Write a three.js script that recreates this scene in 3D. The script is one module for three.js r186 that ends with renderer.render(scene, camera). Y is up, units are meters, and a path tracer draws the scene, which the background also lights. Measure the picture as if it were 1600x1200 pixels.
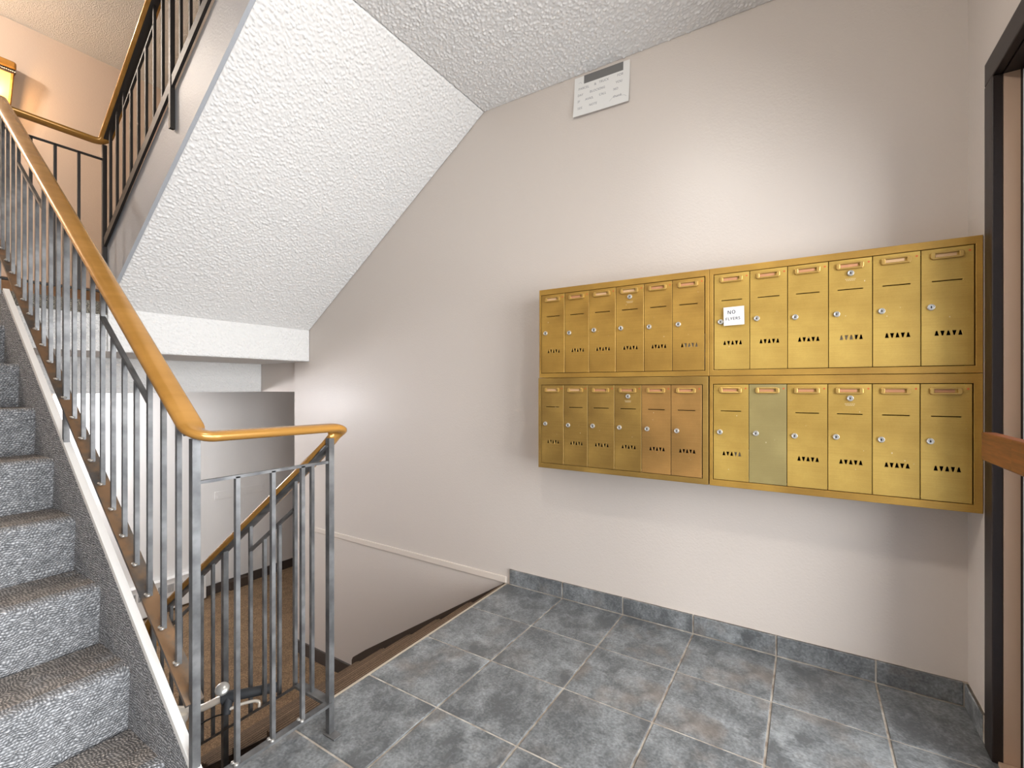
import * as THREE from 'three';
import { RectAreaLightUniformsLib } from 'three/addons/lights/RectAreaLightUniformsLib.js';
import { mergeGeometries } from 'three/addons/utils/BufferGeometryUtils.js';
import { RoundedBoxGeometry } from 'three/addons/geometries/RoundedBoxGeometry.js';

// ------------------------------------------------------------------ camera, sky, light, exposure
const scene = new THREE.Scene();
const EYE = 1.103, FOCAL = 727;
const camera = new THREE.PerspectiveCamera(2 * Math.atan(600 / FOCAL) * 180 / Math.PI, 1600 / 1200, 0.05, 60);
camera.position.set(0, EYE, 0);
camera.rotation.order = 'YXZ';
camera.rotation.y = Math.atan2(0.534, 0.8456);
camera.setViewOffset(1600, 1200, 0, -4, 1600, 1200);
camera.updateProjectionMatrix();
scene.add(camera);

const renderer = new THREE.WebGLRenderer({ antialias: true });
renderer.toneMapping = THREE.LinearToneMapping;
renderer.toneMappingExposure = 1.33;
renderer.shadowMap.enabled = true;

scene.background = new THREE.Color(0.62, 0.74, 0.92);
RectAreaLightUniformsLib.init();
// overcast daylight that comes in through the glazed entrance (door and side light)
const daylight = new THREE.RectAreaLight(new THREE.Color(0.97, 0.985, 1.0), 11, 3.6, 2.6);
daylight.position.set(2.4, 1.45, -0.45);
daylight.lookAt(-5, 1.45, -0.45);
scene.add(daylight);

// ------------------------------------------------------------------ helpers
const names = {};
function numbered(n) { const k = names[n] = (names[n] ?? -1) + 1; return k ? `${n}_${String(k).padStart(3, '0')}` : n; }
let seed = 1234567;
function rnd() { seed = (seed * 1664525 + 1013904223) >>> 0; return seed / 4294967296; }
const rr = (a, b) => a + (b - a) * rnd();
function shade(m) { m.castShadow = true; m.receiveShadow = true; return m; }
function tag(o, label, category, group) { o.userData.label = label; o.userData.category = category; if (group) o.userData.group = group; return o; }
function thing(name, label, category, group, pos = [0, 0, 0]) { const g = new THREE.Group(); g.name = numbered(name); g.position.set(...pos); scene.add(g); return tag(g, label, category, group); }
function structure(name, geo, mat) { const m = shade(new THREE.Mesh(geo, mat)); m.name = name; m.userData.kind = 'structure'; scene.add(m); return m; }
function structureGroup(name) { const g = new THREE.Group(); g.name = name; g.userData.kind = 'structure'; scene.add(g); return g; }
function part(parent, name, geo, mat, label) { const m = shade(new THREE.Mesh(geo, mat)); m.name = name; parent.add(m); if (label) m.userData.label = label; return m; }
// uv in metres, projected along the dominant axis of each face
function muv(g, ox = 0, oy = 0) {
  if (g.index) g = g.toNonIndexed();
  const p = g.attributes.position, uv = new Float32Array(p.count * 2), a = new THREE.Vector3(), b = new THREE.Vector3(), c = new THREE.Vector3(), n = new THREE.Vector3();
  for (let i = 0; i < p.count; i += 3) {
    a.fromBufferAttribute(p, i); b.fromBufferAttribute(p, i + 1); c.fromBufferAttribute(p, i + 2);
    n.copy(b).sub(a).cross(c.clone().sub(a));
    const x = Math.abs(n.x), y = Math.abs(n.y), z = Math.abs(n.z);
    [a, b, c].forEach((v, k) => {
      const q = z >= x && z >= y ? [v.x, v.y] : x >= y ? [v.z, v.y] : [v.x, v.z];
      uv[(i + k) * 2] = q[0] + ox; uv[(i + k) * 2 + 1] = q[1] + oy;
    });
  }
  g.setAttribute('uv', new THREE.BufferAttribute(uv, 2));
  return g;
}
function box(x0, x1, y0, y1, z0, z1) {
  const g = new THREE.BoxGeometry(Math.abs(x1 - x0), Math.abs(y1 - y0), Math.abs(z1 - z0));
  g.translate((x0 + x1) / 2, (y0 + y1) / 2, (z0 + z1) / 2);
  return muv(g);
}
function rbox(x0, x1, y0, y1, z0, z1, r = 0.004, s = 2) {
  const g = new RoundedBoxGeometry(x1 - x0, y1 - y0, z1 - z0, s, r);
  g.translate((x0 + x1) / 2, (y0 + y1) / 2, (z0 + z1) / 2);
  return muv(g);
}
// polygon in the XY plane, extruded along Z from z0 to z1
function prism(pts, z0, z1) {
  const s = new THREE.Shape(pts.map(([x, y]) => new THREE.Vector2(x, y)));
  const g = new THREE.ExtrudeGeometry(s, { depth: z1 - z0, bevelEnabled: false });
  g.translate(0, 0, z0);
  return muv(g);
}
const V = (x, y, z) => new THREE.Vector3(x, y, z);
// bar with a rectangular section between two points; w across (horizontal), h along the third axis
function bar(a, b, w, h, side) {
  const d = b.clone().sub(a), L = d.length(); d.normalize();
  let s = side ? side.clone() : d.clone().cross(V(0, 1, 0));
  if (s.lengthSq() < 1e-8) s = V(1, 0, 0);
  s.normalize();
  const u = s.clone().cross(d).normalize();
  const g = new THREE.BoxGeometry(w, h, L);
  g.applyMatrix4(new THREE.Matrix4().makeBasis(s, u, d.clone().negate()));
  g.translate((a.x + b.x) / 2, (a.y + b.y) / 2, (a.z + b.z) / 2);
  return muv(g);
}
// sweep of a closed profile [[side, up], ...] along points; profile stays level sideways
function sweep(pts, prof, firstUp = V(0, 1, 0)) {
  const n = pts.length, m = prof.length, pos = [], idx = [];
  let lastSide = null;
  for (let i = 0; i < n; i++) {
    const t = pts[Math.min(i + 1, n - 1)].clone().sub(pts[Math.max(i - 1, 0)]).normalize();
    let s = t.clone().cross(firstUp);
    if (s.lengthSq() < 1e-3 && lastSide) s = lastSide.clone();
    s.normalize(); if (lastSide && s.dot(lastSide) < -0.5) s.negate(); lastSide = s.clone();
    const u = s.clone().cross(t).normalize();
    for (const [a, b] of prof) { const p = pts[i].clone().addScaledVector(s, a).addScaledVector(u, b); pos.push(p.x, p.y, p.z); }
  }
  for (let i = 0; i < n - 1; i++) for (let j = 0; j < m; j++) {
    const a = i * m + j, b = i * m + (j + 1) % m, c = a + m, d = b + m;
    idx.push(a, c, b, b, c, d);
  }
  for (const e of [0, n - 1]) {
    const c = pos.length / 3; pos.push(pts[e].x, pts[e].y, pts[e].z);
    for (let j = 0; j < m; j++) { const a = e * m + j, b = e * m + (j + 1) % m; e ? idx.push(c, b, a) : idx.push(c, a, b); }
  }
  const g = new THREE.BufferGeometry();
  g.setAttribute('position', new THREE.Float32BufferAttribute(pos, 3)); g.setIndex(idx); g.computeVertexNormals();
  const uv = new Float32Array(pos.length / 3 * 2); for (let i = 0; i < uv.length / 2; i++) { uv[2 * i] = pos[3 * i]; uv[2 * i + 1] = pos[3 * i + 1]; }
  g.setAttribute('uv', new THREE.BufferAttribute(uv, 2));
  return g;
}
function superellipse(w, h, n = 20, e = 0.6) {
  const o = []; for (let i = 0; i < n; i++) { const t = i / n * Math.PI * 2, c = Math.cos(t), s = Math.sin(t); o.push([Math.sign(c) * Math.abs(c) ** e * w / 2, Math.sign(s) * Math.abs(s) ** e * h / 2]); }
  return o;
}
// polyline with rounded corners
function rounded(pts, r, k = 8) {
  const o = [pts[0].clone()];
  for (let i = 1; i < pts.length - 1; i++) {
    const p = pts[i], a = pts[i - 1].clone().sub(p), b = pts[i + 1].clone().sub(p);
    const q = Math.min(r, a.length() * 0.45, b.length() * 0.45);
    const A = p.clone().addScaledVector(a.normalize(), q), B = p.clone().addScaledVector(b.normalize(), q);
    for (let j = 0; j <= k; j++) { const t = j / k; o.push(A.clone().multiplyScalar((1 - t) ** 2).addScaledVector(p, 2 * t * (1 - t)).addScaledVector(B, t * t)); }
  }
  o.push(pts[pts.length - 1].clone());
  return o;
}
function tube(pts, r, seg = 24, rad = 8) { return new THREE.TubeGeometry(new THREE.CatmullRomCurve3(pts, false, 'catmullrom', 0.3), seg, r, rad, false); }
function cyl(a, b, r0, r1 = r0, n = 16) {
  const d = b.clone().sub(a), g = new THREE.CylinderGeometry(r1, r0, d.length(), n);
  g.applyQuaternion(new THREE.Quaternion().setFromUnitVectors(V(0, 1, 0), d.clone().normalize()));
  g.translate((a.x + b.x) / 2, (a.y + b.y) / 2, (a.z + b.z) / 2);
  return g;
}
const merge = list => mergeGeometries(list.map(g => { g = g.index ? g.toNonIndexed() : g; return g; }));

// ------------------------------------------------------------------ procedural textures
function hash2(x, y, s) { let h = Math.imul(x, 374761393) ^ Math.imul(y, 668265263) ^ Math.imul(s, 2246822519); h = Math.imul(h ^ (h >>> 13), 1274126177); return ((h ^ (h >>> 16)) >>> 0) / 4294967296; }
function vnoise(x, y, per, s) {
  const xi = Math.floor(x), yi = Math.floor(y), fx = x - xi, fy = y - yi, u = fx * fx * (3 - 2 * fx), v = fy * fy * (3 - 2 * fy);
  const w = k => ((k % per) + per) % per;
  const a = hash2(w(xi), w(yi), s), b = hash2(w(xi + 1), w(yi), s), c = hash2(w(xi), w(yi + 1), s), d = hash2(w(xi + 1), w(yi + 1), s);
  return (a + (b - a) * u) + ((c + (d - c) * u) - (a + (b - a) * u)) * v;
}
function fbm(x, y, per, s, oct) { let f = 0, a = 0.5, t = 0; for (let i = 0; i < oct; i++) { f += a * vnoise(x, y, per, s + i); t += a; x *= 2; y *= 2; per *= 2; a *= 0.5; } return f / t; }
function texture(n, fn, repeat, color = true) {
  const d = new Uint8Array(n * n * 4);
  for (let j = 0; j < n; j++) for (let i = 0; i < n; i++) {
    const c = fn(i / n, j / n), k = (j * n + i) * 4;
    for (let q = 0; q < 3; q++) d[k + q] = Math.max(0, Math.min(255, (Array.isArray(c) ? c[q] : c) * 255));
    d[k + 3] = 255;
  }
  const t = new THREE.DataTexture(d, n, n, THREE.RGBAFormat);
  t.wrapS = t.wrapT = THREE.RepeatWrapping; t.magFilter = THREE.LinearFilter; t.minFilter = THREE.LinearMipmapLinearFilter; t.generateMipmaps = true;
  if (color) t.colorSpace = THREE.SRGBColorSpace;
  t.repeat.set(repeat, repeat); t.needsUpdate = true;
  return t;
}
const mix = (a, b, t) => a.map((v, i) => v + (b[i] - v) * t);
const rgb = h => [(h >> 16 & 255) / 255, (h >> 8 & 255) / 255, (h & 255) / 255];
const clamp = (x, a = 0, b = 1) => Math.max(a, Math.min(b, x));
const M = {};
const std = o => new THREE.MeshStandardMaterial(o);

// stippled ceiling plaster: lumps and pits
const lumps = (u, v) => { const a = fbm(u * 48, v * 48, 48, 11, 2), b = vnoise(u * 150, v * 150, 150, 15); return clamp((a - 0.42) * 3.2) * 0.75 + b * 0.25; };
const stippleBump = texture(512, (u, v) => lumps(u, v), 1 / 0.24, false);
M.stipple = std({ color: 0xe6e5e3, roughness: 0.95, bumpMap: stippleBump, bumpScale: 0.004 });
// rolled wall paint, slightly glossy
const rollBump = texture(256, (u, v) => fbm(u * 40, v * 40, 40, 21, 2), 1 / 0.25, false);
M.wall = std({ color: 0xc9c0b8, roughness: 0.4, bumpMap: rollBump, bumpScale: 0.0004 });
M.wallHall = std({ color: 0xd0bcaa, roughness: 0.6, bumpMap: rollBump, bumpScale: 0.0004 });
M.wallLower = std({ color: 0xe2dfdb, roughness: 0.6, bumpMap: rollBump, bumpScale: 0.0004 });
M.trimPaint = std({ color: 0xd3c8bd, roughness: 0.4 });
M.whitePaint = std({ color: 0xf0efec, roughness: 0.45 });
M.stringerGrey = std({ color: 0xacb0b6, roughness: 0.5, bumpMap: rollBump, bumpScale: 0.0005 });
// looped grey carpet
const loopAt = (u, v, nx, ny, s) => {
  const y = v * ny, row = Math.floor(y), x = u * nx + (row % 2) * 0.5, col = Math.floor(x);
  const fx = x - col - 0.5, fy = y - row - 0.5, r = hash2(((col % nx) + nx) % nx, row, s);
  const q = Math.sqrt((fx + 0.35 * fy) ** 2 * 1.1 + fy * fy * 1.5);
  return [clamp(1 - q * 1.7), r];
};
const greyLoop = (u, v) => { const jx = (fbm(u * 12, v * 12, 12, 81, 2) - 0.5) * 0.05, jy = (fbm(u * 12, v * 12, 12, 87, 2) - 0.5) * 0.05; const [h, r] = loopAt(u + jx, ((v + jy) % 1 + 1) % 1, 34, 44, 5); const n = vnoise(u * 128, v * 128, 128, 8); return [h, r, n]; };
const greyMap = (dirt) => texture(512, (u, v) => {
  const [h, r, n] = greyLoop(u, v);
  let c = mix([0.36, 0.365, 0.375], [0.93, 0.935, 0.945], clamp(h * 0.8 + r * 0.3 + (n - 0.5) * 0.3));
  if (dirt) c = mix(c, [c[0] * 0.86, c[1] * 0.77, c[2] * 0.68], clamp((fbm(u * 4, v * 4, 4, 31, 4) - 0.28) * 3.2) * dirt);
  return c;
}, 1 / 0.32);
const greyBump = texture(512, (u, v) => { const [h, r, n] = greyLoop(u, v); return clamp(h * 0.8 + n * 0.2); }, 1 / 0.32, false);
M.carpetGrey = std({ map: greyMap(0), roughness: 1, bumpMap: greyBump, bumpScale: 0.005 });
M.carpetTread = std({ map: greyMap(0.55), roughness: 1, bumpMap: greyBump, bumpScale: 0.004 });
// brown carpet of the lower floor, brown ribbed stair carpet
const brownLoop = (u, v) => { const [h, r] = loopAt(u, v, 56, 56, 77); return [h, r]; };
const brownMap = texture(512, (u, v) => { const [h, r] = brownLoop(u, v); const f = fbm(u * 6, v * 6, 6, 41, 3); return mix([0.36, 0.28, 0.20], [0.74, 0.61, 0.46], clamp(h * 0.55 + r * 0.5 + (f - 0.5) * 0.25)); }, 1 / 0.36);
const brownBump = texture(512, (u, v) => brownLoop(u, v)[0], 1 / 0.36, false);
M.carpetBrown = std({ map: brownMap, roughness: 1, bumpMap: brownBump, bumpScale: 0.003 });
const ribMap = texture(512, (u, v) => { const w = 0.5 + 0.5 * Math.sin(u * Math.PI * 2 * 24), r = vnoise(u * 120, v * 120, 120, 51); return mix([0.24, 0.19, 0.145], [0.58, 0.48, 0.38], clamp(w * 0.6 + r * 0.45)); }, 1 / 0.3);
M.carpetRib = std({ map: ribMap, roughness: 1 });
const speckMap = texture(256, (u, v) => { const r = vnoise(u * 64, v * 64, 64, 61), q = vnoise(u * 128, v * 128, 128, 63); return mix([0.2, 0.19, 0.18], [0.72, 0.69, 0.62], clamp((r * 0.6 + q * 0.6 - 0.3) * 1.5)); }, 1 / 0.15);
M.carpetSpeck = std({ map: speckMap, roughness: 1 });
M.skirtCarpet = std({ color: 0x4a3c31, roughness: 1, bumpMap: brownBump, bumpScale: 0.003 });
M.baseRubber = std({ color: 0x453c37, roughness: 0.6 });
// slate-look floor tiles, several firings
function slate(s, warm) {
  return texture(512, (u, v) => {
    const wx = fbm(u * 4, v * 4, 4, s + 3, 3) * 0.35, a = fbm(u * 4 + wx * 3, v * 4 + wx * 5, 4, s, 5), b = fbm(u * 16, v * 10, 2 * 8, s + 9, 3);
    const streak = Math.abs(fbm(u * 6 + a * 1.4, v * 5 + a * 1.1, 30, s + 17, 4) - 0.5), vein = clamp(1 - streak * 18);
    const fine = fbm(u * 60, v * 60, 60, s + 29, 3), scr = vnoise(u * 20 + a * 4, v * 90 + a * 3, 256, s + 41);
    let c = mix([0.335, 0.345, 0.352], [0.60, 0.615, 0.62], clamp((a - 0.3) * 1.25 + (b - 0.5) * 0.4 + (fine - 0.5) * 0.75 + (scr - 0.5) * 0.16 + 0.06));
    c = mix(c, [0.68, 0.70, 0.71], vein * 0.16);
    const w = clamp((fbm(u * 3, v * 3, 3, s + 23, 4) - 0.56) * 4) * warm;
    return mix(c, [0.48, 0.43, 0.39], w * 0.8);
  }, 1 / 0.34);
}
const slateBump = texture(512, (u, v) => fbm(u * 8, v * 8, 8, 91, 6), 1 / 0.34, false);
M.tiles = [0, 1, 2, 3, 4].map(i => std({ map: slate(100 + i * 37, [0.35, 0.8, 0.5, 0.2, 0.65][i]), roughness: 0.5, bumpMap: slateBump, bumpScale: 0.0025 }));
const groutMap = texture(256, (u, v) => { const f = fbm(u * 10, v * 10, 10, 71, 4); return mix([0.55, 0.50, 0.45], [0.80, 0.78, 0.74], clamp((f - 0.25) * 1.8)); }, 1 / 0.4);
M.grout = std({ map: groutMap, roughness: 0.95 });
M.edgeTrim = std({ color: 0xaa9e8c, roughness: 0.6 });
// gold lacquered sheet metal: fine brushing and stains
function goldMap(base, dark, s) {
  return texture(512, (u, v) => { const st = vnoise(u * 6, v * 256, 256, s), bl = fbm(u * 4, v * 4, 4, s + 5, 4), sp = vnoise(u * 200, v * 200, 200, s + 9); return mix(dark, base, clamp(0.55 + (bl - 0.5) * 1.5 + (st - 0.5) * 0.18 + (sp - 0.5) * 0.12)); }, 1 / 0.55);
}
const goldBump = texture(256, (u, v) => vnoise(u * 128, v * 128, 128, 3), 1 / 0.12, false);
const goldM = (b, d, s) => std({ map: goldMap(rgb(b), rgb(d), s), metalness: 0.45, roughness: 0.42, bumpMap: goldBump, bumpScale: 0.00015 });
M.goldPale = goldM(0xcaa958, 0xa88740, 201);
M.gold = goldM(0xbf9849, 0x987434, 211);
M.goldOlive = goldM(0xab8a47, 0x836631, 221);
M.goldCopper = goldM(0xb2874c, 0x8e6c3a, 231);
M.goldDull = goldM(0xa99a66, 0x978858, 241);
M.goldFrame = goldM(0xb68f42, 0x947032, 251);
M.goldHolder = std({ color: 0xb99652, metalness: 0.55, roughness: 0.36 });
M.boxInside = std({ color: 0x1b140c, roughness: 0.9 });
M.card = std({ color: 0xb8845e, roughness: 0.8 });
M.cardPale = std({ color: 0xc9a57c, roughness: 0.8 });
M.chrome = std({ color: 0xc9c8c4, metalness: 0.75, roughness: 0.32 });
M.black = std({ color: 0x121212, roughness: 0.6 });
M.redSticker = std({ color: 0xc8562b, roughness: 0.7 });
M.pale = std({ color: 0xcdbb96, roughness: 0.7 });
// steel of the railings with mill marks
const steelMap = texture(256, (u, v) => { const f = fbm(u * 8, v * 8, 8, 301, 5); return mix([0.34, 0.34, 0.342], [0.50, 0.50, 0.50], clamp((f - 0.25) * 1.9)); }, 1 / 0.3);
M.steel = std({ map: steelMap, metalness: 0.55, roughness: 0.42 });
const rustMap = texture(256, (u, v) => { const f = fbm(u * 6, v * 6, 6, 311, 5), q = fbm(u * 12, v * 12, 12, 321, 3); return mix(mix([0.27, 0.26, 0.26], [0.44, 0.42, 0.40], q), [0.60, 0.45, 0.31], clamp((f - 0.42) * 4) * 0.75); }, 1 / 0.35);
M.steelWorn = std({ map: rustMap, metalness: 0.5, roughness: 0.4 });
M.steelDark = std({ color: 0x2a2624, metalness: 0.4, roughness: 0.5 });
M.weld = std({ color: 0xa9a7a3, metalness: 0.7, roughness: 0.35 });
const brassMap = texture(256, (u, v) => { const f = fbm(u * 10, v * 10, 10, 331, 4); return mix([0.64, 0.46, 0.21], [0.72, 0.53, 0.27], clamp((f - 0.2) * 1.7)); }, 1 / 0.4);
M.brass = std({ map: brassMap, metalness: 0.35, roughness: 0.2 });
const woodMap = texture(256, (u, v) => { const g = fbm(u * 3, v * 40, 40, 341, 3), f = vnoise(u * 12, v * 128, 128, 351); return mix([0.33, 0.17, 0.08], [0.55, 0.31, 0.16], clamp(g * 0.9 + (f - 0.5) * 0.35)); }, 1 / 0.3);
M.wood = std({ map: woodMap, roughness: 0.42 });
M.bronze = std({ color: 0x2c2320, metalness: 0.3, roughness: 0.45 });
M.bronzePale = std({ color: 0xc8ac94, metalness: 0.25, roughness: 0.4 });
M.gasket = std({ color: 0xd0d2d8, roughness: 0.4 });
M.glass = new THREE.MeshPhysicalMaterial({ color: 0xffffff, transmission: 1, thickness: 0, roughness: 0.02, ior: 1.45 });
M.heater = std({ color: 0xe6e4e0, roughness: 0.4 });
M.heaterSlot = std({ color: 0x4a4a4a, roughness: 0.7 });
M.brownBoard = std({ color: 0x8a6a4c, roughness: 0.55 });

// plaster skin with real lumps: a grid over o + u*U + v*V, raised along n
function plaster(o, U, W, n, step = 0.0038, amp = 0.0062) {
  const nu = Math.round(U.length() / step), nv = Math.round(W.length() / step), pos = new Float32Array((nu + 1) * (nv + 1) * 3), uv = new Float32Array((nu + 1) * (nv + 1) * 2), idx = new Uint32Array(nu * nv * 6);
  let k = 0;
  for (let j = 0; j <= nv; j++) for (let i = 0; i <= nu; i++) {
    const a = i * step, b = j * step, e = Math.min(i, j, nu - i, nv - j) < 1 ? 0 : 1;
    const cx = Math.floor(a / 0.0135), cy = Math.floor(b / 0.0135); let bump = 0;
    for (let dy = -1; dy <= 1; dy++) for (let dx = -1; dx <= 1; dx++) {
      const X = cx + dx, Y = cy + dy, d = Math.hypot(a / 0.0135 - X - hash2(X, Y, 411), b / 0.0135 - Y - hash2(X, Y, 412)), r = 0.35 + 0.4 * hash2(X, Y, 413);
      bump = Math.max(bump, clamp(1.25 - 1.25 * d / r) * (0.25 + 0.75 * hash2(X, Y, 414)));
    }
    const h = e * amp * (Math.min(1, bump) + 0.25 * vnoise(a * 60, b * 60, 4096, 403));
    const q = j * (nu + 1) + i, s = i / nu, t = j / nv;
    pos[3 * q] = o.x + U.x * s + W.x * t + n.x * h; pos[3 * q + 1] = o.y + U.y * s + W.y * t + n.y * h; pos[3 * q + 2] = o.z + U.z * s + W.z * t + n.z * h;
    uv[2 * q] = a; uv[2 * q + 1] = b;
    if (i < nu && j < nv) { idx[k++] = q; idx[k++] = q + 1; idx[k++] = q + nu + 2; idx[k++] = q; idx[k++] = q + nu + 2; idx[k++] = q + nu + 1; }
  }
  const g = new THREE.BufferGeometry(); g.setAttribute('position', new THREE.BufferAttribute(pos, 3)); g.setAttribute('uv', new THREE.BufferAttribute(uv, 2)); g.setIndex(new THREE.BufferAttribute(idx, 1));
  if (U.clone().cross(W).dot(n) < 0) for (let i = 0; i < idx.length; i += 3) { const t = idx[i]; idx[i] = idx[i + 1]; idx[i + 1] = t; }
  g.computeVertexNormals(); return g;
}
M.plaster = std({ color: 0xe6e5e3, roughness: 0.95 });

// ------------------------------------------------------------------ the building shell
const ZB = -2.2, XR = 0.4735, XE = -1.42, YL = -0.985, YM = 1.565, XF = -5.05, ZN = 0.65, CEIL = 2.70, XC = -1.5785, TOP = 3.86, XW = -3.43, XL = -3.25;
structure('wall_back', box(XW, XR + 0.3, YL - 0.12, TOP + 0.15, ZB - 0.15, ZB), M.wall);
structure('wall_near', box(XF - 0.15, XR + 0.3, YL - 0.12, TOP + 0.15, ZN, ZN + 0.15), M.wall);
structure('wall_left', box(XF - 0.15, XF, YL - 0.12, 1.30, -5.2, ZN), M.wallLower);
structure('wall_left_hall', box(XF - 0.15, XF, 1.30, TOP + 0.15, -5.2, ZN), M.wallHall);
structure('wall_end', box(XF - 0.15, XW + 0.15, YL - 0.12, TOP + 0.15, -5.35, -5.2), M.wall);
structure('wall_side', box(XW, XW + 0.15, YL - 0.12, TOP + 0.15, -5.2, ZB - 0.15), M.wall);
structure('floor_lower', box(XF, -1.30, YL - 0.12, YL, -5.2, ZN), M.carpetBrown);
structure('wall_under_landing', box(-1.32, -1.18, YL, -0.16, ZB, ZN), M.wall);
const ceilingRoom = structure('ceiling', box(XC, XR + 0.3, CEIL, CEIL + 0.15, ZB, ZN), M.stipple);
part(ceilingRoom, 'plaster_coat', plaster(V(XC, CEIL - 0.0005, ZB), V(XR - XC, 0, 0), V(0, 0, 1.75), V(0, -1, 0)), M.plaster);
structure('ceiling_hall', box(XF - 0.15, XR + 0.3, TOP, TOP + 0.15, -5.2, ZN), M.stipple);
structure('wall_header', box(XF, XW, 1.06, 1.297, ZB - 0.17, ZB - 0.05), M.wall);
const bulkhead = structure('ceiling_bulkhead', box(XF, -3.99, 1.058, 1.297, ZB - 0.049, ZN), M.stipple);
part(bulkhead, 'plaster_coat', plaster(V(-3.989, 1.06, ZB - 0.045), V(0, 0.234, 0), V(0, 0, 1.7), V(1, 0, 0)), M.plaster);
structure('ceiling_lower', box(XF, XL, 1.296, 1.497, -5.2, ZN), M.stipple);
structure('floor_hall', box(XF, XL + 0.006, 1.497, YM, -5.2, ZN), M.carpetSpeck);
// entrance side
structure('wall_right', box(XR, XR + 0.15, -0.2, TOP, ZB, -1.975), M.wall);
structure('wall_right_lintel', box(XR, XR + 0.15, 2.085, TOP, -1.975, ZN), M.wall);
structure('wall_right_end', box(XR, XR + 0.15, -0.2, 2.085, 0.45, ZN), M.wall);
structure('trim_1', rbox(-3.22, XE - 0.005, -0.002, 0.034, ZB - 0.002, ZB + 0.010, 0.003), M.trimPaint);
structure('trim_2', rbox(XF - 0.002, XF + 0.004, -0.045, 0.035, -2.87, -2.37, 0.0015), M.wallLower);
structure('trim_3', box(XF, XF + 0.03, YM, 1.92, -5.2, ZN), M.brownBoard);
structure('baseboard_lower_left', rbox(XF - 0.002, XF + 0.012, YL, YL + 0.097, -5.2, -2.26, 0.003), M.baseRubber);
structure('baseboard_lower_back', rbox(XW + 0.002, -2.735, YL, YL + 0.097, ZB - 0.002, ZB + 0.012, 0.003), M.baseRubber);

// ------------------------------------------------------------------ tiled landing
const floor = structureGroup('floor');
part(floor, 'grout_bed', box(XE, XR + 0.15, -0.16, -0.0035, ZB, ZN), M.grout);
part(floor, 'edge_strip', rbox(XE - 0.005, XE + 0.005, -0.03, 0.0005, ZB + 0.012, ZN, 0.002), M.edgeTrim);
function tileGeo(w, d, h, ox, oy) {   // chamfered slab, top at 0, corner at origin
  const c = 0.0022, P = [[0, -c, 0], [w, -c, 0], [w, -c, d], [0, -c, d], [c, 0, c], [w - c, 0, c], [w - c, 0, d - c], [c, 0, d - c], [0, -h, 0], [w, -h, 0], [w, -h, d], [0, -h, d]];
  const F = [[4, 7, 6, 5]]; for (let k = 0; k < 4; k++) { const n = (k + 1) % 4; F.push([k, 4 + k, 4 + n, n], [8 + k, k, n, 8 + n]); }
  const pos = []; for (const f of F) for (const i of [0, 1, 2, 0, 2, 3]) pos.push(...P[f[i]]);
  const g = new THREE.BufferGeometry(); g.setAttribute('position', new THREE.Float32BufferAttribute(pos, 3)); g.computeVertexNormals();
  return muv(g, ox, oy);
}
const colX = [XE + 0.007, -1.0735, -0.7500, -0.4265, -0.1030, 0.2205, XR + 0.02];
const rowZ = [-2.189, -1.865, -1.541, -1.217, -0.893, -0.569, -0.245, 0.079, 0.403, ZN];
let ti = 0;
for (let r = 0; r + 1 < rowZ.length; r++) for (let c = 0; c + 1 < colX.length; c++) {
  const x0 = colX[c] + (c ? 0.0035 : 0), x1 = colX[c + 1] - 0.0035, z0 = rowZ[r] + 0.0035, z1 = rowZ[r + 1] - 0.0035;
  const t = part(floor, numbered('tile'), tileGeo(x1 - x0, z1 - z0, 0.009, rnd(), rnd()), M.tiles[(ti * 3 + Math.floor(rnd() * 3)) % 5]);
  t.position.set(x0, 0, z0); t.rotation.set(rr(-0.0012, 0.0012), 0, rr(-0.0012, 0.0012)); ti++;
}
const baseTiles = structureGroup('baseboard_back');
part(baseTiles, 'grout_bed', box(-1.402, XR, -0.003, 0.081, ZB, ZB + 0.0075), M.grout);
const bx = [-1.402, -1.0735, -0.7500, -0.4265, -0.1030, 0.2205, XR - 0.011];
for (let c = 0; c + 1 < bx.length; c++) {
  const x0 = bx[c] + 0.003, x1 = bx[c + 1] - 0.003;
  const g = tileGeo(x1 - x0, 0.0795, 0.010, rnd(), rnd()); g.rotateX(Math.PI / 2); g.translate(0, 0.0795, 0);
  part(baseTiles, numbered('skirting_tile'), g, M.tiles[(c * 2 + 1) % 5]).position.set(x0, 0.0015, ZB + 0.0115);
}
const baseRight = structureGroup('baseboard_right');
part(baseRight, 'grout_bed', box(XR - 0.0075, XR, -0.003, 0.081, ZB + 0.012, -1.985), M.grout);
{ const g = tileGeo(0.18, 0.0795, 0.010, 0.3, 0.6); g.rotateX(Math.PI / 2); g.rotateY(-Math.PI / 2); g.translate(0, 0.0795, 0);
  part(baseRight, numbered('skirting_tile'), g, M.tiles[2]).position.set(XR - 0.0115, 0.0015, ZB + 0.014); }

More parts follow.
